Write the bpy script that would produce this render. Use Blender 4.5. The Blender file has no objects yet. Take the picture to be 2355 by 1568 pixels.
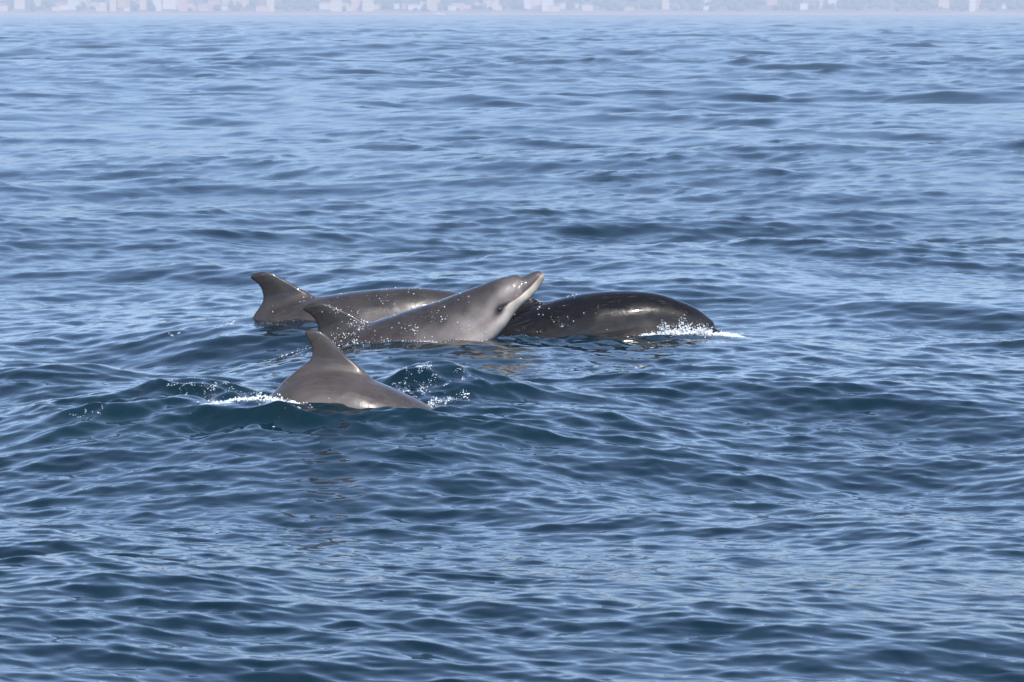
import bpy, math, random
import numpy as np
from mathutils import Vector

random.seed(7)
R = np.random.default_rng(11)
scene = bpy.context.scene
COL = scene.collection

# ------------------------------------------------------------------ camera
CAM_H = 2.05
FOC = 134.0
PITCH = math.radians(4.92)
cam_d = bpy.data.cameras.new("camera")
cam_d.sensor_width = 36.0
cam_d.lens = FOC
cam_d.clip_start = 0.1
cam_d.clip_end = 60000
cam = bpy.data.objects.new("camera", cam_d)
COL.objects.link(cam)
cam.location = (0, 0, CAM_H)
cam.rotation_euler = (math.pi / 2 - PITCH, 0, 0)
cam_d.dof.use_dof = True
cam_d.dof.focus_distance = 23.6
cam_d.dof.aperture_fstop = 16
scene.camera = cam

# ------------------------------------------------------------------ sky, sun, exposure
SUN_EL, SUN_AZ = math.radians(44), math.radians(152)   # azimuth clockwise from +Y: behind the boat, to its right
world = bpy.data.worlds.new("World")
scene.world = world
world.use_nodes = True
wn = world.node_tree
bg = wn.nodes["Background"]
sky = wn.nodes.new("ShaderNodeTexSky")
sky.sky_type = 'NISHITA'
sky.sun_disc = False
sky.sun_elevation = SUN_EL
sky.sun_rotation = SUN_AZ
sky.air_density = 0.8
sky.dust_density = 0.2
sky.ozone_density = 4.5
wn.links.new(sky.outputs[0], bg.inputs[0])
bg.inputs[1].default_value = 0.15
sun_d = bpy.data.lights.new("sun", 'SUN')
sun_d.energy = 3.5
sun_d.angle = math.radians(0.5)
sun_d.color = (1.0, 0.94, 0.86)
sun = bpy.data.objects.new("sun", sun_d)
COL.objects.link(sun)
to_sun = Vector((math.sin(SUN_AZ) * math.cos(SUN_EL), math.cos(SUN_AZ) * math.cos(SUN_EL), math.sin(SUN_EL)))
sun.rotation_euler = to_sun.to_track_quat('Z', 'Y').to_euler()
sun.location = (0, 0, 40)
vs = scene.view_settings
vs.view_transform = 'Standard'
vs.look = 'None'
vs.exposure = 1.05
vs.gamma = 1.0
vs.use_curve_mapping = False
scene.render.engine = 'CYCLES'
scene.cycles.use_denoising = True
scene.cycles.max_bounces = 8
scene.cycles.glossy_bounces = 4
scene.cycles.volume_bounces = 0
scene.cycles.caustics_reflective = False
scene.cycles.caustics_refractive = False

# ------------------------------------------------------------------ helpers
FD = FOC / 36.0 * 2354.0
CP, SP = math.cos(PITCH), math.sin(PITCH)


def spot(px, py, depth):
    """world point seen at a place of the photograph, at a real distance (metres)"""
    x, y = (px - 1177) / FD, (784 - py) / FD
    t = depth / (CP + y * SP)
    return np.array([x * t, depth, CAM_H + t * (y * CP - SP)])


def mesh_obj(name, verts, faces, mat=None, parent=None, smooth=True):
    me = bpy.data.meshes.new(name)
    me.from_pydata([tuple(v) for v in verts], [], [tuple(f) for f in faces])
    me.update()
    if smooth:
        me.polygons.foreach_set("use_smooth", np.ones(len(me.polygons), bool))
    if mat:
        me.materials.append(mat)
    o = bpy.data.objects.new(name, me)
    COL.objects.link(o)
    if parent:
        o.parent = parent
    return o


def fast_mesh(name, V, F, mat, parent=None, smooth=True):
    """V (n,3), F (m,k) numpy, all faces with k corners"""
    me = bpy.data.meshes.new(name)
    n, (m, k) = len(V), F.shape
    me.vertices.add(n)
    me.vertices.foreach_set("co", np.ascontiguousarray(V, np.float32).ravel())
    me.loops.add(m * k)
    me.loops.foreach_set("vertex_index", np.ascontiguousarray(F, np.int32).ravel())
    me.polygons.add(m)
    me.polygons.foreach_set("loop_start", np.arange(0, m * k, k, dtype=np.int32))
    me.polygons.foreach_set("use_smooth", np.full(m, smooth))
    me.update(calc_edges=True)
    me.validate()
    me.materials.append(mat)
    o = bpy.data.objects.new(name, me)
    COL.objects.link(o)
    if parent:
        o.parent = parent
    return o


def tag(o, label=None, cat=None, group=None, kind=None):
    for k, v in (("label", label), ("category", cat), ("group", group), ("kind", kind)):
        if v:
            o[k] = v
    return o


def new_mat(name):
    m = bpy.data.materials.new(name)
    m.use_nodes = True
    return m, m.node_tree, m.node_tree.nodes["Principled BSDF"]


def pchip(xs, ys, x):
    xs, ys = np.asarray(xs, float), np.asarray(ys, float)
    h = np.diff(xs)
    d = np.diff(ys) / h
    m = np.zeros(len(xs))
    m[0], m[-1] = d[0], d[-1]
    for i in range(1, len(xs) - 1):
        if d[i - 1] * d[i] > 0:
            w1, w2 = 2 * h[i] + h[i - 1], h[i] + 2 * h[i - 1]
            m[i] = (w1 + w2) / (w1 / d[i - 1] + w2 / d[i])
    i = np.clip(np.searchsorted(xs, x) - 1, 0, len(h) - 1)
    t = np.clip((x - xs[i]) / h[i], 0, 1)
    return ((1 + 2 * t) * (1 - t) ** 2 * ys[i] + t * (1 - t) ** 2 * h[i] * m[i]
            + t * t * (3 - 2 * t) * ys[i + 1] + t * t * (t - 1) * h[i] * m[i + 1])


def sstep(a, b, x):
    t = np.clip((x - a) / (b - a), 0, 1)
    return t * t * (3 - 2 * t)


# ------------------------------------------------------------------ the sea
def wave_band(lmax, lmin, L, N, slope, head, spread, seed):
    """periodic height field of the waves between two wavelengths, with the given rms slope"""
    r = np.random.default_rng(seed)
    k1 = np.fft.fftfreq(N, L / N) * 2 * np.pi
    kx, ky = np.meshgrid(k1, k1, indexing='ij')
    k = np.hypot(kx, ky)
    k[0, 0] = 1
    ka, kb = 2 * np.pi / lmax, 2 * np.pi / lmin
    win = sstep(ka * 0.8, ka * 1.2, k) * (1 - sstep(kb * 0.8, kb * 1.2, k))
    c = np.cos(np.arctan2(ky, kx) - head)
    amp = np.sqrt(win * k ** -4.0 * (0.04 + np.abs(c) ** spread))
    amp[0, 0] = 0
    h = amp * (r.normal(size=(N, N)) + 1j * r.normal(size=(N, N)))
    ik = np.where(k > 0, 1 / k, 0)
    H = np.fft.ifft2(h).real
    gx, gy = np.fft.ifft2(1j * kx * h).real, np.fft.ifft2(1j * ky * h).real
    s = slope / math.sqrt((gx ** 2 + gy ** 2).mean())
    DX, DY = np.fft.ifft2(1j * kx * ik * h).real, np.fft.ifft2(1j * ky * ik * h).real
    return H * s, DX * s, DY * s, L


def tile(f, L, u, v):
    N = f.shape[0]
    u, v = (u / L * N) % N, (v / L * N) % N
    i, j = np.floor(u).astype(int) % N, np.floor(v).astype(int) % N
    a, b = u - np.floor(u), v - np.floor(v)
    i1, j1 = (i + 1) % N, (j + 1) % N
    return (f[i, j] * (1 - a) * (1 - b) + f[i1, j] * a * (1 - b) + f[i, j1] * (1 - a) * b + f[i1, j1] * a * b)


HEAD = math.radians(78)
#        lmax   lmin   tile   N    slope  dir               spread  rot  seed chop
BANDS = [(60.0, 9.0, 190.0, 512, 0.026, HEAD - .25, 6, 0.00, 1, 1.0),
         (9.0, 2.5, 71.0, 512, 0.055, HEAD + .10, 4, 0.20, 2, 1.0),
         (2.5, 0.9, 31.0, 512, 0.058, HEAD - .15, 3, -.25, 3, 1.0),
         (0.9, 0.34, 13.3, 512, 0.062, HEAD + .20, 3, 0.35, 4, 1.0),
         (0.34, 0.14, 7.1, 512, 0.10, HEAD + .05, 3, -.10, 5, 0.9),
         (0.14, 0.06, 3.7, 512, 0.08, HEAD + .00, 2, 0.15, 6, 0.6)]
FIELDS = [wave_band(b[0], b[1], b[2], b[3], b[4], b[5], b[6], b[8]) for b in BANDS]

# swells raised by the animals and the dark wave faces near them: x, y, half-length x, half-length y, height, turn
MOUNDS = []


def mound(px, py, depth, sx, sy, h, turn=0.0):
    p = spot(px, py, depth)
    MOUNDS.append((p[0], p[1], sx, sy, h, turn))


mound(985, 905, 20.75, 0.24, 0.22, 0.145)          # bow wave pushed up beside the near animal
mound(1110, 905, 20.9, 0.35, 0.25, 0.04)
mound(475, 905, 20.6, 0.20, 0.14, 0.065, 0.2)      # churned wake behind it
mound(350, 915, 20.4, 0.25, 0.16, 0.035, 0.3)
mound(340, 932, 19.9, 0.48, 0.06, 0.034, 0.745)     # glassy ridge of the wake
mound(190, 945, 19.9, 0.22, 0.10, 0.03, 0.3)
mound(590, 915, 19.75, 0.24, 0.17, 0.085)           # water heaped over the near animal's tail
mound(560, 850, 22.3, 1.3, 0.5, 0.06)            # swell between the near and the middle animal
mound(1250, 800, 23.2, 1.6, 0.5, 0.05)
mound(60, 800, 22.2, 0.5, 0.5, 0.16, -.2)


def mound_height(x, y):
    z = np.zeros_like(x)
    for mx, my, sx, sy, h, t in MOUNDS:
        c, s = math.cos(t), math.sin(t)
        u, v = (x - mx) * c + (y - my) * s, -(x - mx) * s + (y - my) * c
        z += h * np.exp(-0.5 * ((u / sx) ** 2 + (v / sy) ** 2))
    return z


def row_step(d):
    return np.where(d < 42, np.maximum(d * d / (FOC / 36 * 1024 * CAM_H) / 2.0, 0.010), 0.1129 * d / 42)


def sea_height(X, Y):
    """displaced surface and the slope that the sheet is too coarse to carry"""
    Z, OX, OY, miss = np.zeros_like(X), np.zeros_like(X), np.zeros_like(X), np.zeros_like(X)
    step = row_step(np.maximum(Y, 4))
    calm = np.zeros_like(X)
    for px, py, d in ((725, 740, 25.7), (950, 780, 23.9), (1050, 780, 23.9), (1400, 760, 24.5), (1600, 755, 24.4), (840, 938, 19.8), (985, 930, 20.5), (450, 905, 20.4)):
        p = spot(px, py, d)
        calm = np.maximum(calm, np.exp(-0.5 * (((X - p[0]) / 0.9) ** 2 + ((Y - p[1]) / 1.1) ** 2)))
    calm = 1 - 0.96 * calm
    churn = np.zeros_like(X)
    for px, py, d, sx, sy in ((480, 905, 20.5, .35, .25), (300, 925, 20.2, .4, .2), (800, 950, 19.5, .6, .25), (790, 780, 24.0, .25, .25), (1200, 770, 24.3, .2, .2), (990, 880, 20.7, .3, .3)):
        p = spot(px, py, d)
        churn = np.maximum(churn, np.exp(-0.5 * (((X - p[0]) / sx) ** 2 + ((Y - p[1]) / sy) ** 2)))
    fresh = 1 + 0.45 * sstep(45, 160, Y)          # the breeze is fresher farther out
    gust = (0.8 + 0.4 * tile(GUST, 57.0, X, Y * 0.6)) * (1 + 1.5 * churn)
    for (lmax, lmin, L, N, sl, hd, sp, rot, sd, chop), (H, DX, DY, _) in zip(BANDS, FIELDS):
        c, s = math.cos(rot), math.sin(rot)
        u, v = X * c + Y * s, -X * s + Y * c
        w = 1 - sstep(lmin * 0.8, lmin * 2.2, step)
        g = w * (calm if lmax > 2 else 1.0) * (gust if lmax < 3 else 1.0) * (fresh if lmax < 10 else 1.0)
        Z += g * tile(H, L, u, v)
        dx, dy = tile(DX, L, u, v), tile(DY, L, u, v)
        OX += g * chop * (dx * c - dy * s)
        OY += g * chop * (dx * s + dy * c)
        miss += (1 - w ** 2) * sl ** 2
    return Z + mound_height(X, Y), OX, OY, miss


_g = np.fft.ifft2(np.fft.fft2(R.normal(size=(128, 128))) * np.exp(-0.5 * (np.hypot(*np.meshgrid(np.fft.fftfreq(128) * 128, np.fft.fftfreq(128) * 128)) / 7.0) ** 2)).real
GUST = np.clip(_g / _g.std() * 0.5 + 0.5, -0.3, 1.3)

COAST_Y = 4000.0
SPLIT = 42.0
near = [5.0]
while near[-1] < SPLIT:
    d = near[-1]
    near.append(d + float(row_step(np.array(d)) if d > 9.2 else 0.1))
far = [near[-1]]
while far[-1] < COAST_Y + 60:
    far.append(far[-1] + float(row_step(np.array(far[-1]))))
half = math.atan(18 / FOC)
az_in = np.linspace(-half * 1.10, half * 1.10, 461)
az_out = half * 1.10 + (math.radians(52) - half * 1.10) * np.linspace(0, 1, 31)[1:] ** 1.8
az = np.tan(np.concatenate([-az_out[::-1], az_in, az_out]))          # the far water takes every second one


def sheet(rows, az, off):
    YY, AA = np.meshgrid(np.array(rows), az, indexing='ij')
    X, Y = (YY * AA).ravel(), YY.ravel()
    z, ox, oy, miss = sea_height(X, Y)
    idx = np.arange(YY.size).reshape(YY.shape) + off
    F = np.stack([idx[:-1, :-1].ravel(), idx[:-1, 1:].ravel(), idx[1:, 1:].ravel(), idx[1:, :-1].ravel()], 1)
    return np.stack([X + ox, Y + oy, z], 1), F, miss


V1, F1, M1 = sheet(near, az, 0)
last = V1[-len(az):]
last[1:-1:2] = (last[0:-2:2] + last[2::2]) / 2
V2, F2, M2 = sheet(far, az[::2], len(V1))
V, F, MISS = np.concatenate([V1, V2]), np.concatenate([F1, F2]), np.concatenate([M1, M2])
nr = len(near) + len(far)



def sea_at(x, y):
    X, Y = np.atleast_1d(np.asarray(x, float)), np.atleast_1d(np.asarray(y, float))
    gx, gy = X.copy(), Y.copy()
    for _ in range(3):
        z, ox, oy, _m = sea_height(gx, gy)
        gx, gy = X - ox, Y - oy
    return sea_height(gx, gy)[0]


m_sea, nt, b = new_mat("sea_water")
b.inputs["IOR"].default_value = 1.333
b.inputs["Metallic"].default_value = 0
at = nt.nodes.new("ShaderNodeAttribute"); at.attribute_name = "fine_slope"
ar = nt.nodes.new("ShaderNodeAttribute"); ar.attribute_name = "aerated"
cm = nt.nodes.new("ShaderNodeMix"); cm.data_type = 'RGBA'
cm.inputs[6].default_value = (0.0009, 0.0105, 0.0165, 1)
cm.inputs[7].default_value = (0.008, 0.042, 0.046, 1)
nt.links.new(ar.outputs["Fac"], cm.inputs[0])
nt.links.new(cm.outputs[2], b.inputs["Base Color"])
nt.links.new(at.outputs["Fac"], b.inputs["Roughness"])
tc = nt.nodes.new("ShaderNodeTexCoord")
mp = nt.nodes.new("ShaderNodeMapping")
mp.inputs["Scale"].default_value = (0.75, 1.5, 1.0)
mp.inputs["Rotation"].default_value = (0, 0, 0.12)
nt.links.new(tc.outputs["Object"], mp.inputs[0])
last_bump = None
for sc_, dist_, str_ in ((4.5, 0.022, 0.22), (11.0, 0.008, 0.20)):      # small sharp-crested ripples
    nz = nt.nodes.new("ShaderNodeTexNoise")
    nz.inputs["Scale"].default_value = sc_
    nz.inputs["Detail"].default_value = 2.0
    nz.inputs["Roughness"].default_value = 0.5
    nz.inputs["Distortion"].default_value = 0.4
    nt.links.new(mp.outputs[0], nz.inputs["Vector"])
    m1 = nt.nodes.new("ShaderNodeMath"); m1.operation = 'SUBTRACT'; m1.inputs[1].default_value = 0.5
    m2 = nt.nodes.new("ShaderNodeMath"); m2.operation = 'ABSOLUTE'
    m3 = nt.nodes.new("ShaderNodeMath"); m3.operation = 'POWER'; m3.inputs[1].default_value = 1.4
    m4 = nt.nodes.new("ShaderNodeMath"); m4.operation = 'MULTIPLY'; m4.inputs[1].default_value = -2.0
    nt.links.new(nz.outputs[0], m1.inputs[0]); nt.links.new(m1.outputs[0], m2.inputs[0])
    nt.links.new(m2.outputs[0], m3.inputs[0]); nt.links.new(m3.outputs[0], m4.inputs[0])
    bp = nt.nodes.new("ShaderNodeBump")
    bp.inputs["Strength"].default_value = str_
    bp.inputs["Distance"].default_value = dist_
    nt.links.new(m4.outputs[0], bp.inputs["Height"])
    if last_bump:
        nt.links.new(last_bump.outputs[0], bp.inputs["Normal"])
    last_bump = bp
nt.links.new(last_bump.outputs[0], b.inputs["Normal"])

sea = fast_mesh("sea", V, F, m_sea)
sea["kind"] = "structure"
sea["label"] = "rippled blue sea reaching to the hazy shore"
rough = np.clip((2 * MISS) ** 0.25 * 0.6, 0.04, 0.16)
a = sea.data.attributes.new("fine_slope", 'FLOAT', 'POINT')
a.data.foreach_set("value", rough.astype(np.float32))


def blob(px, py, d, sx, sy):
    p = spot(px, py, d)
    return np.exp(-0.5 * (((V[:, 0] - p[0]) / sx) ** 2 + ((V[:, 1] - p[1]) / sy) ** 2))


aer = 0.14 * blob(185, 945, 19.6, .35, .3) + 0.06 * blob(470, 900, 20.6, .5, .4) + 0.08 * blob(800, 955, 19.4, .9, .35) + 0.03 * blob(985, 890, 20.7, .45, .5)
a = sea.data.attributes.new("aerated", 'FLOAT', 'POINT')
a.data.foreach_set("value", np.clip(aer, 0, 1).astype(np.float32))

# ------------------------------------------------------------------ the far coast
m_land, nt, b = new_mat("coast_scrub")
nz = nt.nodes.new("ShaderNodeTexNoise"); nz.inputs["Scale"].default_value = 0.02; nz.inputs["Detail"].default_value = 6
cr = nt.nodes.new("ShaderNodeValToRGB")
cr.color_ramp.elements[0].color = (0.13, 0.11, 0.08, 1); cr.color_ramp.elements[0].position = .35
cr.color_ramp.elements[1].color = (0.32, 0.25, 0.18, 1); cr.color_ramp.elements[1].position = .7
tc = nt.nodes.new("ShaderNodeTexCoord")
nt.links.new(tc.outputs["Object"], nz.inputs["Vector"]); nt.links.new(nz.outputs[0], cr.inputs[0]); nt.links.new(cr.outputs[0], b.inputs["Base Color"])
b.inputs["Roughness"].default_value = 0.9


def plain(name, col, rough=0.8, var=0.15, scale=0.3):
    m, nt, b = new_mat(name)
    tc = nt.nodes.new("ShaderNodeTexCoord")
    nz = nt.nodes.new("ShaderNodeTexNoise"); nz.inputs["Scale"].default_value = scale; nz.inputs["Detail"].default_value = 4
    mx = nt.nodes.new("ShaderNodeMix"); mx.data_type = 'RGBA'
    mx.inputs[6].default_value = (*[c * (1 - var) for c in col], 1)
    mx.inputs[7].default_value = (*[min(1, c * (1 + var)) for c in col], 1)
    nt.links.new(tc.outputs["Object"], nz.inputs["Vector"]); nt.links.new(nz.outputs[0], mx.inputs[0]); nt.links.new(mx.outputs[2], b.inputs["Base Color"])
    b.inputs["Roughness"].default_value = rough
    return m


def land_z(x, y):
    t = y - COAST_Y
    hill = 255 * sstep(60, 1900, t) * (0.75 + 0.25 * np.sin(x * 0.004 + 1) + 0.12 * np.sin(x * 0.013))  # unseen upper slopes raised to make room for a deeper haze layer
    return -2 + 5.0 * sstep(0, 14, t) + 3.0 * sstep(14, 60, t) + hill


gx, gy = np.meshgrid(np.linspace(-3400, 3400, 240), COAST_Y + np.concatenate([np.linspace(0, 60, 16), np.linspace(75, 2000, 50)]), indexing='ij')
LZ = land_z(gx, gy) + R.normal(size=gx.shape) * 0.4 * sstep(20, 80, gy - COAST_Y)
n0, n1 = gx.shape
li = np.arange(n0 * n1).reshape(n0, n1)
land = fast_mesh("coast_terrain", np.stack([gx.ravel(), gy.ravel(), LZ.ravel()], 1),
                 np.stack([li[:-1, :-1].ravel(), li[1:, :-1].ravel(), li[1:, 1:].ravel(), li[:-1, 1:].ravel()], 1), m_land)
land["kind"] = "structure"
land["label"] = "hillside of the hazy far shore, its unseen heights raised for deeper haze"
m_beach = plain("beach_sand", (0.42, 0.30, 0.24), .9, .2, .05)
bx = np.linspace(-3400, 3400, 200)
bz = [(-4, -0.6), (8, 2.2), (22, 3.6)]
bv = np.array([[x, COAST_Y + y + (5 * math.sin(x * .02) if k == 0 else 0), land_z(np.array(COAST_Y * 0 + x), np.array(COAST_Y + max(y, 0))) + .5 if k else z] for x in bx for k, (y, z) in enumerate(bz)], float)
bi = np.arange(len(bx) * 3).reshape(len(bx), 3)
beach = fast_mesh("beach", bv, np.stack([bi[:-1, :-1].ravel(), bi[1:, :-1].ravel(), bi[1:, 1:].ravel(), bi[:-1, 1:].ravel()], 1), m_beach)
beach["kind"] = "structure"
beach["label"] = "pinkish strip of sand along the far shore"

W_MATS = [plain("cream_render", (0.62, 0.50, 0.38)), plain("white_render", (0.66, 0.60, 0.54)), plain("pink_render", (0.58, 0.38, 0.32)), plain("ochre_render", (0.56, 0.42, 0.26))]
W_NAME = ["cream", "white", "pink", "ochre"]
m_tile = plain("roof_tiles", (0.42, 0.20, 0.13), .8, .2, 1.0)
m_flat = plain("flat_roofing", (0.55, 0.52, 0.50), .8)
m_pane = plain("window_glass", (0.06, 0.07, 0.08), .15)


def box(cx, cy, cz, sx, sy, sz):
    v = [(cx + a * sx / 2, cy + b_ * sy / 2, cz + c * sz / 2) for c in (-1, 1) for b_ in (-1, 1) for a in (-1, 1)]
    return v, [(0, 2, 3, 1), (4, 5, 7, 6), (0, 1, 5, 4), (2, 6, 7, 3), (0, 4, 6, 2), (1, 3, 7, 5)]


def building(x, y, w, dep, h, kind, pitched):
    z = float(land_z(np.array(x), np.array(y))) - 0.5
    e = bpy.data.objects.new("apartment_building" if h > 9 else "house", None)
    COL.objects.link(e)
    e.location = (x, y, z)
    e.rotation_euler.z = R.uniform(-.3, .3)
    v, f = box(0, 0, h / 2, w, dep, h)
    mesh_obj("wall", v, f, W_MATS[kind], e, False)
    if pitched:
        rv = [(-w / 2 - .4, -dep / 2 - .4, h), (w / 2 + .4, -dep / 2 - .4, h), (w / 2 + .4, dep / 2 + .4, h), (-w / 2 - .4, dep / 2 + .4, h),
              (-w / 2 + dep * .35, 0, h + 2.0), (w / 2 - dep * .35, 0, h + 2.0)]
        mesh_obj("roof", rv, [(0, 1, 5, 4), (2, 3, 4, 5), (1, 2, 5), (3, 0, 4), (3, 2, 1, 0)], m_tile, e, False)
    else:
        v, f = box(0, 0, h + .25, w + .5, dep + .5, .5)
        mesh_obj("roof", v, f, m_flat, e, False)
    t = "tall" if h > 9 else "small"
    roof = "red tiled roof" if pitched else "flat roof"
    tag(e, f"{t} {W_NAME[kind]} {'apartment block' if h > 9 else 'house'} with {roof} on the hazy far shore",
        "building", f"{t} {W_NAME[kind]} buildings with a {roof} along the far shore")


for i in range(95):
    left = R.random() < 0.84
    x = R.uniform(-640, 60) if left else R.uniform(60, 640)
    row = R.random()
    y = COAST_Y + (R.uniform(26, 55) if row < .5 else R.uniform(60, 230))
    tall = R.random() < 0.4
    building(x, y, R.uniform(6, 15), R.uniform(8, 13), R.uniform(10, 18) if tall else R.uniform(4, 7.5), int(R.choice([0, 1, 2, 3], p=[.4, .35, .15, .1])), (not tall) and R.random() < .5)

# trees between the houses read as one mass through the haze
ico = bpy.data.meshes.new("_tmp")
import bmesh
bm = bmesh.new(); bmesh.ops.create_icosphere(bm, subdivisions=1, radius=1.0); bm.to_mesh(ico); bm.free()
IV = np.array([v.co for v in ico.vertices]); IF = np.array([list(p.vertices) for p in ico.polygons])
bm = bmesh.new(); bmesh.ops.create_icosphere(bm, subdivisions=2, radius=1.0); bm.to_mesh(ico); bm.free()
IV2 = np.array([v.co for v in ico.vertices]); IF2 = np.array([list(p.vertices) for p in ico.polygons])
bpy.data.meshes.remove(ico)


def balls(name, P, rad, mat, sub=1, squash=None, parent=None, jitter=0.0):
    bv_, bf_ = (IV, IF) if sub == 1 else (IV2, IF2)
    P, rad = np.asarray(P, float), np.asarray(rad, float)
    n = len(P)
    base = np.repeat(bv_[None], n, 0)
    if jitter:
        base = base * (1 + jitter * R.normal(size=(n, len(bv_), 1)))
    S = np.repeat(rad[:, None], 3, 1)
    if squash is not None:
        S = S * squash
    W = base * S[:, None, :] + P[:, None, :]
    Fc = bf_[None] + (np.arange(n) * len(bv_))[:, None, None]
    return fast_mesh(name, W.reshape(-1, 3), Fc.reshape(-1, 3), mat, parent)


m_tree = plain("tree_foliage", (0.10, 0.12, 0.07), .9, .4, .3)
tx = R.uniform(-760, 760, 700); ty = COAST_Y + R.uniform(24, 300, 700)
tr = R.uniform(1.8, 4.5, 700)
tz = land_z(tx, ty) + tr * 0.8
tag(balls("hillside_trees", np.stack([tx, ty, tz], 1), tr, m_tree, 1, R.uniform(.8, 1.4, (700, 3)), None, .12), "dark green trees scattered over the hazy far shore", "trees", None, "stuff")

# small white motor boat lying off the shore
bp0 = spot(1010, 30, 3900.0)
boat = bpy.data.objects.new("motor_boat", None); COL.objects.link(boat)
boat.location = (bp0[0], 3900, 0)
hv, hf = [], []
for k, (t, wd, zz) in enumerate([(-1, .75, 1.2), (-.4, 1, 1.1), (.3, .9, 1.3), (.75, .5, 1.6), (1, .04, 1.9)]):
    for (a_, z_) in ((-1, 1), (-.7, 0), (0, -.35), (.7, 0), (1, 1)):
        hv.append((t * 6, a_ * wd * 1.9, max(z_ * zz, -.4)))
for k in range(4):
    for j in range(4):
        hf.append((k * 5 + j, k * 5 + j + 1, k * 5 + 6 + j, k * 5 + 5 + j))
    hf.append((k * 5 + 4, k * 5, k * 5 + 5, k * 5 + 9))
hf.append((0, 1, 2, 3, 4))
m_gel = plain("white_gelcoat", (.8, .8, .78), .3, .05)
mesh_obj("hull", hv, hf, m_gel, boat, False)
v, f = box(-1, 0, 2.0, 4.0, 2.4, 1.9); mesh_obj("cabin", v, f, m_gel, boat, False)
v, f = box(-1, 0, 2.3, 4.1, 2.5, .6); mesh_obj("window_band", v, f, m_pane, boat, False)
tag(boat, "small white motor boat lying off the hazy far shore", "boat")

# ------------------------------------------------------------------ dolphins
TOP = [(0, .004), (.006, .024), (.032, .042), (.074, .050), (.116, .056), (.124, .062), (.136, .084), (.155, .096), (.187, .107), (.228, .124), (.293, .142), (.365, .155), (.427, .170), (.5, .186), (.7, .214), (.95, .232), (1.2, .234), (1.45, .218), (1.7, .186), (2.0, .144), (2.3, .098), (2.5, .066), (2.62, .044), (2.75, .012)]
BOT = [(0, -.010), (.006, -.022), (.052, -.050), (.107, -.070), (.160, -.082), (.223, -.091), (.272, -.104), (.315, -.120), (.348, -.134), (.386, -.148), (.5, -.176), (.7, -.210), (.95, -.236), (1.2, -.238), (1.45, -.216), (1.7, -.178), (2.0, -.128), (2.3, -.084), (2.5, -.052), (2.62, -.034), (2.75, -.010)]
WID = [(0, .010), (.006, .026), (.032, .040), (.074, .047), (.118, .054), (.150, .066), (.187, .085), (.228, .100), (.293, .122), (.365, .139), (.427, .150), (.5, .166), (.7, .204), (.95, .228), (1.2, .224), (1.45, .198), (1.7, .156), (2.0, .106), (2.3, .062), (2.5, .038), (2.62, .026), (2.75, .008)]
# dorsal fin: height above its base, leading edge, trailing edge (metres behind the front of the base)
FIN = [(-.10, -.10, .44), (-.04, -.05, .40), (0, 0.0, .36), (.025, .020, .325), (.056, .045, .297), (.10, .080, .283), (.135, .112, .279), (.175, .152, .290), (.209, .185, .310), (.225, .203, .324), (.238, .222, .331), (.248, .243, .328), (.256, .266, .317), (.260, .286, .302)]
FIN_X = 1.15


MOUTH = [(.004, .010), (.019, .008), (.053, -.003), (.132, -.022), (.226, -.031), (.275, -.030), (.300, -.036)]
EYE = (.347, -.029)


def prof(tab, x):
    return pchip([p[0] for p in tab], [p[1] for p in tab], np.asarray(x, float))


def loft(rings, closed_caps=True):
    n = len(rings[0]); V_, F_ = [], []
    for r_ in rings:
        V_ += [tuple(p) for p in r_]
    for i in range(len(rings) - 1):
        for j in range(n):
            k = (j + 1) % n
            F_.append((i * n + j, i * n + k, (i + 1) * n + k, (i + 1) * n + j))
    F_.append(tuple(range(n))[::-1]); F_.append(tuple((len(rings) - 1) * n + j for j in range(n)))
    return V_, F_


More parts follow.
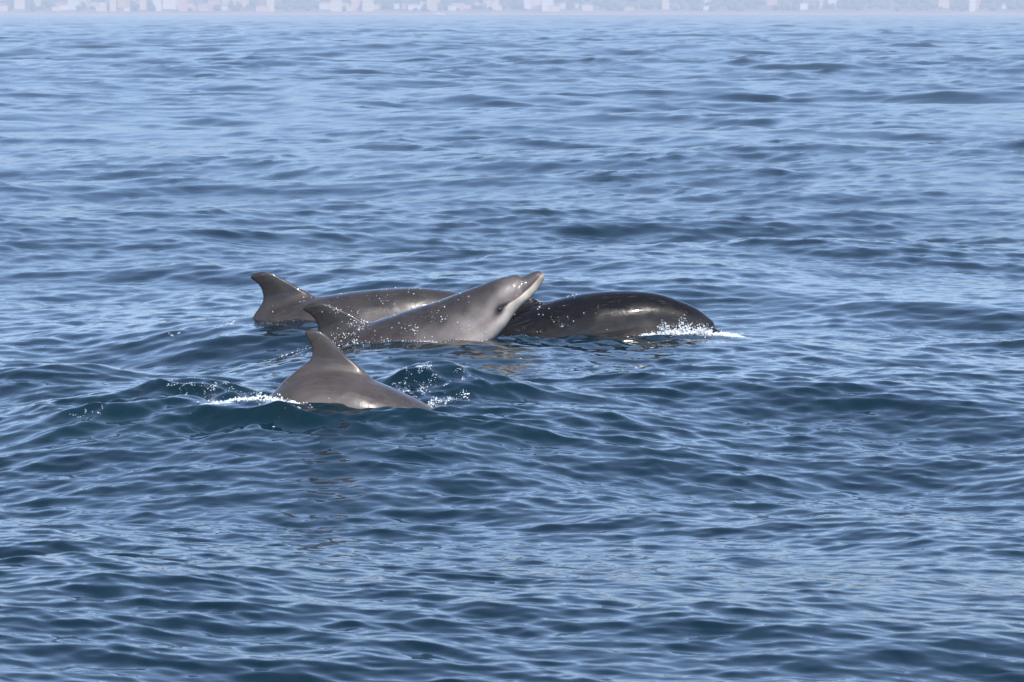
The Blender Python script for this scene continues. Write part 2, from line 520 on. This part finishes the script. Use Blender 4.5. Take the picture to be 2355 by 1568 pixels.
def rest_dolphin(fin_scale, fin_len=1.0, voxel=.0075):
    parts = []
    xs = np.concatenate([np.array([0, .003, .008]), np.arange(.016, .5, .012), np.arange(.5, 2.74, .03), [2.75]])
    top, bot, wid = prof(TOP, xs), prof(BOT, xs), prof(WID, xs)
    ph = np.linspace(0, 2 * np.pi, 48, endpoint=False)
    rings = []
    for x, t, bb, w in zip(xs, top, bot, wid):
        zc = (t + bb) / 2 - 0.06 * (t - bb) * (x > .2)
        y = w * np.sign(np.cos(ph)) * np.abs(np.cos(ph)) ** .95
        z = np.where(np.sin(ph) >= 0, zc + (t - zc) * np.sin(ph), zc + (zc - bb) * np.sin(ph))
        rings.append(np.stack([np.full(48, x), y, z], 1))
    parts.append(loft(rings))
    pa = np.linspace(0, 2 * np.pi, 28, endpoint=False)
    back = float(prof(TOP, [FIN_X + .1])[0]) - .004
    rings = []
    hs = np.array([p[0] for p in FIN])
    for h in np.concatenate([np.linspace(-.10, .235, 26), [.240, .244, .248, .252, .256, .258, .260]]):
        le, te = float(np.interp(h, hs, [p[1] for p in FIN])), float(np.interp(h, hs, [p[2] for p in FIN]))
        le, te = le * fin_len - .009, te * fin_len + .011
        c = te - le
        u = (1 - np.cos(pa)) / 2
        thick = 0.060 * c * (1.5 * np.sqrt(u) * (1 - u) ** .8 + .04) + .0065 + .030 * max(0, 1 - (h + .02) / .10) ** 2 * (h > -.02) + (.03 if h <= -.02 else 0) * np.sin(np.pi * u)
        hh = max(h, 0) * fin_scale + min(h, 0)
        rings.append(np.stack([FIN_X + le + u * c, np.where(np.sin(pa) >= 0, 1, -1) * thick * np.minimum(1, np.abs(np.sin(pa)) * 2.5), np.full(28, back + hh)], 1))
    parts.append(loft(rings))
    for sgn in (-1, 1):
        rings = []
        for t in np.linspace(0, 1, 12):      # flipper
            c = .17 * (1 - t) ** .6 * (1 - .15 * t) + .02
            x0 = .60 + .30 * t ** 1.2
            u = (1 - np.cos(pa)) / 2
            th = .016 * (1 - .7 * t) * np.sin(pa)
            rings.append(np.stack([x0 + u * c, np.full(28, sgn * (.12 + .20 * t)), -.13 - .17 * t + th], 1))
        parts.append(loft(rings))
        rings = []
        for t in np.linspace(0, 1, 12):      # half of the fluke
            c = .24 * (1 - t) ** .7 + .02
            x0 = 2.56 + .22 * t ** 1.3
            u = (1 - np.cos(pa)) / 2
            th = (.018 * (1 - .8 * t) + .004) * np.sin(pa)
            rings.append(np.stack([x0 + u * c, np.full(28, sgn * (-.01 + .33 * t)), th + .0 * t], 1))
        parts.append(loft(rings))
    V_, F_ = [], []
    for v, f in parts:
        o = len(V_)
        V_ += v
        F_ += [tuple(i + o for i in q) for q in f]
    tmp = mesh_obj("_tmp", V_, F_)
    bm = bmesh.new(); bm.from_mesh(tmp.data); bmesh.ops.recalc_face_normals(bm, faces=bm.faces); bm.to_mesh(tmp.data); bm.free()
    md = tmp.modifiers.new("r", 'REMESH'); md.mode = 'VOXEL'; md.voxel_size = voxel; md.adaptivity = 0
    ms = tmp.modifiers.new("s", 'SMOOTH'); ms.factor = .5; ms.iterations = 6
    dg = bpy.context.evaluated_depsgraph_get()
    me = tmp.evaluated_get(dg).to_mesh()
    n = len(me.vertices)
    co = np.zeros(n * 3, np.float32); me.vertices.foreach_get("co", co)
    q = np.zeros(len(me.loops), np.int32); me.loops.foreach_get("vertex_index", q)
    co, q = co.reshape(-1, 3).astype(float), q.reshape(-1, 4)
    tmp.evaluated_get(dg).to_mesh_clear()
    # crease between melon and beak, slight groove along the mouth, dip round the eye
    xc = np.interp(co[:, 2], [-.02, .016, .032, .054, .075], [.215, .186, .155, .128, .120])
    g1 = .006 * np.exp(-.5 * ((co[:, 0] - xc) / .006) ** 2) * (co[:, 2] > -.015) * (co[:, 0] < .24)
    mz_ = prof(MOUTH, np.clip(co[:, 0], .004, .3))
    g2 = .003 * np.exp(-.5 * ((co[:, 2] - mz_) / .005) ** 2) * (co[:, 0] < .30)
    g3 = .004 * np.exp(-.5 * (((co[:, 0] - EYE[0]) / .03) ** 2 + ((co[:, 2] - EYE[1]) / .02) ** 2))
    ax = np.stack([co[:, 0], np.zeros(n), np.full(n, 0.0)], 1)
    dv = co - ax
    co = co - dv / np.maximum(np.linalg.norm(dv, axis=1, keepdims=True), .01) * (g1 + g2 + g3)[:, None]
    # soften the root of the fin so that it grows out of the back
    hgt = co[:, 2] - prof(TOP, np.clip(co[:, 0], 0, 2.75))
    mask = sstep(-.05, -.02, hgt) * (1 - sstep(.012, .05, hgt)) * sstep(1.02, 1.10, co[:, 0]) * (1 - sstep(1.60, 1.72, co[:, 0]))
    ea, eb = q.ravel(), np.roll(q, -1, axis=1).ravel()
    deg = np.bincount(ea, minlength=n) + np.bincount(eb, minlength=n)
    for _ in range(int(22 * (.0065 / voxel) ** 2)):
        av = np.stack([np.bincount(ea, co[eb, k], n) + np.bincount(eb, co[ea, k], n) for k in range(3)], 1) / deg[:, None]
        co += (av - co) * (.7 * mask)[:, None]
    md_ = tmp.data
    bpy.data.objects.remove(tmp); bpy.data.meshes.remove(md_)
    return co, q


def paint(co, tone, fin_dark):
    """skin colour of each point from its place on the animal: dark cape, grey flank, pale belly and lower jaw"""
    x, y, z = co.T
    t, bb = prof(TOP, np.clip(x, 0, 2.75)), prof(BOT, np.clip(x, 0, 2.75))
    v = (z - bb) / np.maximum(t - bb, .01)
    r = np.random.default_rng(3)
    w = 0.04 * np.sin(x * 9 + 1) + .03 * np.sin(x * 23 + z * 14) + .02 * np.sin(z * 60 + x * 35)
    cape, flank, belly = np.array([.062, .050, .044]), np.array([.200, .163, .146]), np.array([.66, .58, .53])
    edge = .70 + .10 * np.sin(np.clip((x - .2) / .9, 0, 1) * 3.14) * -1 + w
    fl = 1 - sstep(edge - .14, edge + .14, v)
    fl = fl * (1 - sstep(1.1, 1.7, x)) + .15 * sstep(1.1, 1.7, x) * (v < .5)
    be = 1 - sstep(.12 + w * .6, .40 + w * .6, v)
    be *= 1 - .5 * sstep(1.2, 1.9, x)
    C = cape[None] * (1 - fl[:, None]) + flank[None] * fl[:, None]
    C = C * (1 - be[:, None]) + belly[None] * be[:, None]
    # pale chest patch behind the eye
    ch = np.exp(-.5 * (((x - .50) / .10) ** 2 + ((z + .05) / .06) ** 2)) * .45
    C = C * (1 - ch[:, None]) + np.array([.48, .43, .40]) * ch[:, None]
    # melon is a little lighter, beak dark above and pale below the mouth
    ml = np.exp(-.5 * (((x - .21) / .05) ** 2 + ((z - .06) / .04) ** 2)) * .55
    C = C * (1 - ml[:, None]) + np.array([.27, .24, .235]) * ml[:, None]
    mz = prof(MOUTH, np.clip(x, .004, .3))
    hd = 1 - sstep(.30, .42, x)
    lo = hd * (1 - sstep(-.006, .004, z - mz)) * (1 - sstep(.28, .36, x))
    C = C * (1 - lo[:, None]) + (np.array([.56, .50, .43]) * (0.55 + .45 * sstep(.02, .12, x))[:, None]) * lo[:, None]
    up = (1 - sstep(.112, .142, x - (z - .05) * -.6)) * (z > mz)
    C = C * (1 - .8 * up[:, None]) + np.array([.095, .083, .080]) * .8 * up[:, None]
    tipc = (1 - sstep(.0, .03, x)) * (z < mz + .004)
    C = C * (1 - .6 * tipc[:, None]) + np.array([.42, .29, .15]) * .6 * tipc[:, None]
    ey = np.exp(-.5 * (((x - EYE[0]) / .027) ** 2 + ((z - EYE[1] + .25 * (x - EYE[0])) / .019) ** 2)) + .5 * np.exp(-.5 * (((x - .305) / .022) ** 2 + ((z + .022) / .007) ** 2))
    ey = np.clip(ey * 1.5, 0, 1)
    C = C * (1 - .95 * ey[:, None]) + np.array([.022, .019, .019]) * .95 * ey[:, None]
    # fin: darker all over
    fn = sstep(.25, .30, z) * (x > 1.1)
    C = C * (1 - fin_dark * fn[:, None])
    light = np.clip((C.mean(1) - .16) / .25, 0, 1)
    return C * (tone ** (1 - .6 * light))[:, None]


def skin_material(name, rough, spec=.22):
    m, nt, b = new_mat(name)
    at = nt.nodes.new("ShaderNodeAttribute"); at.attribute_name = "skin_colour"
    tc = nt.nodes.new("ShaderNodeAttribute"); tc.attribute_name = "rest_place"
    nz = nt.nodes.new("ShaderNodeTexNoise"); nz.inputs["Scale"].default_value = 7; nz.inputs["Detail"].default_value = 8; nz.inputs["Roughness"].default_value = .62
    nt.links.new(tc.outputs["Vector"], nz.inputs["Vector"])
    mr = nt.nodes.new("ShaderNodeMapRange"); mr.inputs[1].default_value = .3; mr.inputs[2].default_value = .7; mr.inputs[3].default_value = .68; mr.inputs[4].default_value = 1.32
    nt.links.new(nz.outputs[0], mr.inputs[0])
    mx = nt.nodes.new("ShaderNodeVectorMath"); mx.operation = 'SCALE'
    nt.links.new(at.outputs["Color"], mx.inputs[0]); nt.links.new(mr.outputs[0], mx.inputs["Scale"])
    # thin pale scratches running along the body
    mp = nt.nodes.new("ShaderNodeMapping"); mp.inputs["Scale"].default_value = (2.4, 8, 60); mp.inputs["Rotation"].default_value = (0, .3, 0)
    n2 = nt.nodes.new("ShaderNodeTexNoise"); n2.inputs["Scale"].default_value = 3.0; n2.inputs["Detail"].default_value = 2
    nt.links.new(tc.outputs["Vector"], mp.inputs[0]); nt.links.new(mp.outputs[0], n2.inputs["Vector"])
    r2 = nt.nodes.new("ShaderNodeMapRange"); r2.inputs[1].default_value = .63; r2.inputs[2].default_value = .72; r2.inputs[3].default_value = 0; r2.inputs[4].default_value = .13
    nt.links.new(n2.outputs[0], r2.inputs[0])
    mc = nt.nodes.new("ShaderNodeMix"); mc.data_type = 'RGBA'; mc.inputs[7].default_value = (.3, .28, .27, 1)
    nt.links.new(r2.outputs[0], mc.inputs[0]); nt.links.new(mx.outputs[0], mc.inputs[6]); nt.links.new(mc.outputs[2], b.inputs["Base Color"])
    n3 = nt.nodes.new("ShaderNodeTexNoise"); n3.inputs["Scale"].default_value = 42; n3.inputs["Detail"].default_value = 3
    nt.links.new(tc.outputs["Vector"], n3.inputs["Vector"])
    bp = nt.nodes.new("ShaderNodeBump"); bp.inputs["Strength"].default_value = .2; bp.inputs["Distance"].default_value = .004
    nt.links.new(n3.outputs[0], bp.inputs["Height"]); nt.links.new(bp.outputs[0], b.inputs["Normal"])
    rr = nt.nodes.new("ShaderNodeMapRange"); rr.inputs[1].default_value = .35; rr.inputs[2].default_value = .65; rr.inputs[3].default_value = rough - .12; rr.inputs[4].default_value = rough + .16
    n4 = nt.nodes.new("ShaderNodeTexNoise"); n4.inputs["Scale"].default_value = 11; n4.inputs["Detail"].default_value = 5
    nt.links.new(tc.outputs["Vector"], n4.inputs["Vector"]); nt.links.new(n4.outputs[0], rr.inputs[0]); nt.links.new(rr.outputs[0], b.inputs["Roughness"])
    b.inputs["Coat Weight"].default_value = .45
    b.inputs["Specular IOR Level"].default_value = spec
    b.inputs["Coat Roughness"].default_value = .07
    b.inputs["Coat IOR"].default_value = 1.33
    return m


m_skin = skin_material("wet_skin", .33)
m_dark_skin = skin_material("dark_wet_skin", .27, .08)
m_eye = plain("eye_black", (.012, .010, .010), .08, .1, 40)
m_mouth = plain("mouth_line", (.10, .055, .03), .5, .2, 30)
m_hole = plain("blowhole_black", (.012, .011, .012), .3, .1, 30)


def dolphin(label, angles, anchor_px, depth, yaw=0.0, scale=1.0, tone=1.0, fin_scale=1.0, roll=0.0, fin_len=1.0, voxel=.0075, fin_dark=.42, skin=None):
    co, q = rest_dolphin(fin_scale, fin_len, voxel)
    S = np.linspace(-.05, 2.9, 600)
    th = np.radians(pchip([a_[0] for a_ in angles], [a_[1] for a_ in angles], S))
    th = np.convolve(np.pad(th, 20, 'edge'), np.ones(41) / 41, 'valid')
    ds = S[1] - S[0]
    PX = -np.concatenate([[0], np.cumsum((np.cos(th[1:]) + np.cos(th[:-1])) / 2 * ds)])
    PZ = -np.concatenate([[0], np.cumsum((np.sin(th[1:]) + np.sin(th[:-1])) / 2 * ds)])

    def bend(p):
        p = np.atleast_2d(np.asarray(p, float))
        t = np.interp(p[:, 0], S, th)
        lx, lz = np.interp(p[:, 0], S, PX), np.interp(p[:, 0], S, PZ)
        y = p[:, 1] * math.cos(roll) - p[:, 2] * math.sin(roll)
        z = p[:, 1] * math.sin(roll) + p[:, 2] * math.cos(roll)
        out = np.stack([lx - z * np.sin(t), y, lz + z * np.cos(t)], 1)
        sc_ = FIN_X + .16                      # the fin is stiff: it turns with the back but does not bend with it
        tc_, cx, cz = (np.interp(sc_, S, a_) for a_ in (th, PX, PZ))
        l = sc_ - p[:, 0]
        stiff = np.stack([cx + l * math.cos(tc_) - z * math.sin(tc_), y, cz + l * math.sin(tc_) + z * math.cos(tc_)], 1)
        w = (sstep(0, .08, p[:, 2] - prof(TOP, np.clip(p[:, 0], 0, 2.75))) * (1 - sstep(.22, .34, np.abs(p[:, 0] - 1.33))))[:, None]
        return (out * (1 - w) + stiff * w) * scale
    ref = bend([[FIN_X - .12, 0, float(prof(TOP, [FIN_X - .12])[0])]])[0] - np.array([.12 * math.cos(np.radians(np.interp(FIN_X, [a_[0] for a_ in angles], [a_[1] for a_ in angles]))), 0, .12 * math.sin(np.radians(np.interp(FIN_X, [a_[0] for a_ in angles], [a_[1] for a_ in angles])))]) * scale
    c, s = math.cos(yaw), math.sin(yaw)
    A = spot(*anchor_px, depth)

    def wpos(p):
        l = bend(p) - ref
        return np.stack([l[:, 0] * c - l[:, 1] * s, l[:, 0] * s + l[:, 1] * c, l[:, 2]], 1) + A
    Wv = wpos(co)
    base = Vector((A[0], A[1], 0))
    e = bpy.data.objects.new("dolphin", None); COL.objects.link(e); e.location = base
    body = fast_mesh("body", Wv - np.array(base), q, skin or m_skin, e)
    ca = body.data.attributes.new("skin_colour", 'FLOAT_COLOR', 'POINT')
    Cc = np.concatenate([paint(co, tone, fin_dark), np.ones((len(co), 1))], 1).astype(np.float32)
    ca.data.foreach_set("color", Cc.ravel())
    ra = body.data.attributes.new("rest_place", 'FLOAT_VECTOR', 'POINT')
    ra.data.foreach_set("vector", co.astype(np.float32).ravel())

    def side_y(x, z, sgn):
        k = np.argsort((co[:, 0] - x) ** 2 + (co[:, 2] - z) ** 2 + 1e3 * (co[:, 1] * sgn < 0))[:4]
        return co[k, 1].mean()
    for sgn in (-1, 1):
        ex = np.array([EYE[0], side_y(*EYE, sgn) - sgn * .006, EYE[1]])
        P = wpos(ex[None] + IV2 * np.array([.019, .012, .013])) - np.array(base)
        fast_mesh("eye", P, IF2, m_eye, e)
        # the mouth: a slender dark seam from beak tip to below the eye
        ms = np.linspace(.006, .298, 40)
        path = np.array([[x, side_y(x, float(prof(MOUTH, [x])[0]), sgn), float(prof(MOUTH, [x])[0])] for x in ms])
        path[:, 1] = np.convolve(np.pad(path[:, 1], 2, 'edge'), np.ones(5) / 5, 'valid')
        rings = []
        for k, p in enumerate(path):
            rr = .0042 * (1 - .5 * k / 39)
            an = np.linspace(0, 2 * np.pi, 6, endpoint=False)
            rings.append(np.stack([np.full(6, p[0]), p[1] + rr * np.cos(an), p[2] + rr * np.sin(an)], 1))
        lv, lf = loft(rings)
        mesh_obj("mouth", wpos(np.array(lv)) - np.array(base), lf, m_mouth, e)
    bh = np.array([.372, 0, float(prof(TOP, [.372])[0]) - .003])
    fast_mesh("blowhole", wpos(bh[None] + IV2 * np.array([.010, .020, .006])) - np.array(base), IF2, m_hole, e)
    tag(e, label, "dolphin", "dolphins surfacing together")
    return Wv, co, q


WA = dolphin("grey dolphin with tall hooked fin, its back arched behind the upraised dolphin",
             [(0, -2), (.35, 4), (.6, 10), (.85, 10), (1.15, 8), (1.4, 20), (1.8, 24), (2.6, 24)], (725, 683), 25.8, 0.03, 1.06, 0.55, .94)
WB = dolphin("dolphin lifting its pale chin and beak clear out of the water",
             [(0, 32), (.3, 33.5), (.48, 33), (.8, 22), (1.15, 18), (1.4, 22), (2, 12), (2.7, 4)], (846, 743), 24.0, 0.0, 1.017, .55, .93, voxel=.0058)
WC = dolphin("dark dolphin diving forward with foam curling round its lowered head",
             [(0, -24), (.15, -22), (.35, -13), (.6, 4), (.85, 9), (1.1, 15), (1.35, 18), (2.6, 18)], (1256, 695), 24.65, 0.04, 1.015, 0.10, .6, skin=m_dark_skin)
WD = dolphin("brownish grey dolphin showing only its upright fin and sunlit back",
             [(0, -27), (.5, -27), (.8, -26), (1.08, -23), (1.29, -8), (1.42, 30), (1.6, 46), (2.6, 47)], (859, 878), 19.95, 0.0, 1.0, .80, .84, 0, .80, fin_dark=.15)

# ------------------------------------------------------------------ foam and droplets
m_foam, nt, b = new_mat("white_foam")
b.inputs["Base Color"].default_value = (.55, .58, .60, 1)
b.inputs["Roughness"].default_value = .35
b.inputs["Subsurface Weight"].default_value = .0
b.inputs["Specular IOR Level"].default_value = .5
m_drop, nt, b = new_mat("glint_white_drop")
b.inputs["Base Color"].default_value = (.62, .64, .66, 1)  # opaque near-white colour stands in for sun glint on the drops
b.inputs["Roughness"].default_value = .08
b.inputs["IOR"].default_value = 1.333
b.inputs["Transmission Weight"].default_value = .0


def body_drops(name, label, WD_, n, rmin, rmax, weight):
    Wv, co, q = WD_
    a_, b_, c_ = Wv[q[:, 0]], Wv[q[:, 1]], Wv[q[:, 2]]
    ce = Wv[q].mean(1)
    nm = np.cross(b_ - a_, c_ - a_)
    nm *= np.sign(((ce - Wv.mean(0)) * nm).sum())
    nm /= np.maximum(np.linalg.norm(nm, axis=1, keepdims=True), 1e-9)
    ok = (nm[:, 1] < .25) & (ce[:, 2] > 0.0)
    w = ok * np.clip(weight(co[q].mean(1), ce), 0, None) * (.06 + .94 * sstep(.40, .55, co[q].mean(1)[:, 0]))
    rc = co[q].mean(1)
    w = w * (.04 + np.clip(np.sin(17 * rc[:, 0] + 9 * rc[:, 2] + 1) * np.sin(31 * rc[:, 2] - 13 * rc[:, 0]) + .25 * np.sin(61 * rc[:, 0] + 47 * rc[:, 2]), 0, 1) ** 1.5)
    k = R.choice(len(q), n, p=w / w.sum())
    rad = rmin * .7 + (rmax * .95 - rmin * .7) * R.random(n) ** 4
    P = ce[k] + nm[k] * rad[:, None] * .4 + R.normal(size=(n, 3)) * .002
    sq = np.ones((n, 3)); sq[:, 2] = 1 + 1.0 * R.random(n) ** 3; sq[:, 0] = 1 + .8 * R.random(n) ** 3
    return tag(balls(name, P, rad, m_drop, 1, sq), label, "droplets", None, "stuff")


body_drops("water_droplets", "bright water droplets clinging to the upraised dolphin", WB, 560, .0010, .0038,
           lambda r, p: .5 + 3 * np.exp(-.5 * ((r[:, 0] - .86) / .06) ** 2) + 4 * np.exp(-.5 * ((r[:, 0] - 1.2) / .09) ** 2) + 1.5 * np.exp(-p[:, 2] / .02))
body_drops("water_droplets", "bright water droplets on the arched dolphin and its hooked fin", WA, 190, .0011, .0038,
           lambda r, p: .6 + 1.0 * np.exp(-.5 * ((r[:, 0] - .8) / .3) ** 2))
body_drops("water_droplets", "bright water droplets on the dark diving dolphin", WC, 170, .0012, .0042,
           lambda r, p: .1 + 3 * np.exp(-.5 * ((r[:, 0] - 1.15) / .15) ** 2))
body_drops("water_droplets", "a few water droplets low on the sunlit back", WD, 45, .001, .0036,
           lambda r, p: .1 + np.exp(-p[:, 2] / .03))


def splash(name, label, path, prof_h, n, rmin, rmax, dj=.07, mat=None, thin=0.0, power=1.6):
    """ragged froth along a line given by photograph x, waterline y and distance; prof_h is the height in metres along it"""
    path = np.array(path, float)
    t = np.linspace(0, 1, len(path))
    u = R.random(n)
    px, py, dd = (np.interp(u, t, path[:, k]) for k in range(3))
    hh = np.interp(u, np.linspace(0, 1, len(prof_h)), prof_h)
    ph = R.uniform(0, 6.28, 8)
    hh = hh * np.clip(.75 + .3 * np.sin(u * 31 + ph[0]) + .25 * np.sin(u * 67 + ph[1]) + .2 * np.sin(u * 140 + ph[2]), .15, 1.6)
    P = np.array([spot(a_, b_, c_) for a_, b_, c_ in zip(px, py, dd)])
    P[:, 1] += R.normal(size=n) * dj
    up = R.random(n) ** power
    P[:, 0] += R.normal(size=n) * .012
    P[:, 2] = sea_at(P[:, 0], P[:, 1]) - .004 + hh * up
    rad = (rmin + (rmax - rmin) * R.random(n) ** 3) * (1.15 - .6 * up)
    sq = R.uniform(.7, 1.35, (n, 3))
    fly = R.random(n) < .05                       # drops thrown clear
    P[fly, 2] += hh[fly] * R.random(fly.sum()) * .9
    P[fly, 0] += R.normal(size=fly.sum()) * .05
    rad[fly] *= .6
    lace = R.random(n) < .15                       # froth spreading flat over the water round it
    P[lace, 1] += -np.abs(R.normal(size=lace.sum())) * dj * 2.2
    P[lace, 0] += R.normal(size=lace.sum()) * .06
    P[lace, 2] = sea_at(P[lace, 0], P[lace, 1]) + .001
    sq[lace, 2] *= .35
    o = balls(name, P, rad, mat or m_foam, 1, sq, None, .10)
    if n > 1500:                                  # let the froth run together into torn lumps
        md = o.modifiers.new("froth", 'REMESH'); md.mode = 'VOXEL'; md.voxel_size = .0032; md.use_smooth_shade = True
        ms = o.modifiers.new("soft", 'SMOOTH'); ms.factor = .5; ms.iterations = 2
        dg = bpy.context.evaluated_depsgraph_get()
        me = bpy.data.meshes.new_from_object(o.evaluated_get(dg))
        old = o.data
        o.modifiers.clear(); o.data = me; bpy.data.meshes.remove(old)
        if not me.materials:
            me.materials.append(m_foam)
    return tag(o, label, "foam", None, "stuff")


splash("foam", "white foam curling beside the dark dolphin's lowered head", [(1473, 751, 24.42), (1708, 757, 24.4)], [.005, .035, .07, .10, .105, .095, .10, .065, .03, .018, .012, .005], 5500, .0018, .0078, .045)
splash("foam", "low white foam trailing behind the sunlit dolphin's back", [(470, 916, 19.9), (560, 914, 19.85), (640, 914, 19.82), (690, 921, 19.78)], [.006, .015, .025, .04, .035, .01], 3000, .002, .008, .05)
splash("foam", "small splash between the pale chin and the dark dolphin", [(1150, 765, 24.25), (1195, 768, 24.4), (1245, 772, 24.45)], [.02, .05, .03, .01], 420, .002, .007, .05)
splash("foam", "frothy water at the base of the upraised dolphin's fin", [(735, 775, 23.95), (790, 778, 23.9), (850, 776, 23.85)], [.04, .03, .05, .02], 420, .002, .006, .05, None)
splash("foam", "thin line of bubbles where the pale chest meets the water", [(850, 778, 23.8), (950, 780, 23.78), (1010, 781, 23.77), (1110, 780, 23.78)], [.004, .012, .02, .004, .003], 420, .0018, .005, .02)
splash("foam", "thin bubbles along the dark dolphin's flank", [(1255, 766, 24.42), (1350, 762, 24.40), (1470, 752, 24.40)], [.012, .006, .004, .006], 260, .0014, .004, .02)
splash("foam", "thin bubbles where the hooked fin's dolphin slips under", [(590, 740, 25.6), (650, 736, 25.55), (715, 730, 25.5)], [.006, .005, .004], 140, .0014, .004, .03)
splash("foam", "patch of froth on the water behind the upraised fin", [(640, 770, 24.2), (690, 772, 24.15), (712, 775, 24.1)], [.01, .02, .015], 260, .002, .006, .08)
splash("foam", "small spray where the sunlit back slips under", [(975, 930, 19.95), (1000, 930, 20.1), (1075, 920, 20.3)], [.01, .03, .012, .004], 320, .002, .007, .03)


def glints(name, label, px0, px1, py0, py1, d, n, rmin, rmax, dj):
    """bubbles riding on a wave face, coloured pale for their sun glints"""
    c_ = R.random((max(5, n // 22), 2))
    k = R.integers(0, len(c_), n)
    run = R.normal(size=(len(c_), 2)) * np.array([.09, .16])
    uv = c_[k] + run[k] * R.uniform(-1, 1, (n, 1)) + R.normal(size=(n, 2)) * np.array([.010, .03])
    P0 = np.array([spot(px0 + (px1 - px0) * u, py0, d) for u, v in uv])
    X, Y = P0[:, 0], d + dj * (uv[:, 1] * 2 - 1) + 0 * P0[:, 1]
    Z = sea_at(X, Y)
    rad = rmin + (rmax - rmin) * R.random(n) ** 2.5
    return tag(balls(name, np.stack([X, Y, Z], 1), rad, m_drop, 1), label, "bubbles", None, "stuff")


glints("bubbles", "glinting bubbles on the dark wave beside the sunlit dolphin", 880, 1085, 905, 830, 20.48, 420, .0010, .0036, .22)
glints("bubbles", "glinting bubbles on the churned wake crest", 360, 620, 905, 865, 20.5, 330, .0010, .0036, .2)
glints("bubbles", "glinting bubbles on the low green wake ripple", 165, 240, 940, 930, 19.75, 60, .001, .003, .06)
glints("bubbles", "thin row of bubbles on the ripple behind the hooked fin", 370, 535, 742, 735, 25.6, 120, .0013, .0035, .12)

# ------------------------------------------------------------------ haze over the water
v, f = box(0, 3000, 142.5, 8200, 6300, 291)  # top lifted so thicker haze brightens the low sky mirrored in the sea
hz = mesh_obj("haze", v, f, None, None, False)
m_h = bpy.data.materials.new("sea_haze"); m_h.use_nodes = True
nt = m_h.node_tree
for n_ in list(nt.nodes):
    if n_.type == 'BSDF_PRINCIPLED':
        nt.nodes.remove(n_)
pv = nt.nodes.new("ShaderNodeVolumePrincipled")
pv.inputs["Color"].default_value = (.80, .88, 1.0, 1)
pv.inputs["Density"].default_value = 0.00038
nt.links.new(pv.outputs[0], nt.nodes["Material Output"].inputs["Volume"])
hz.data.materials.append(m_h)
hz["kind"] = "stuff"
hz["label"] = "pale blue sea haze in front of the shore"
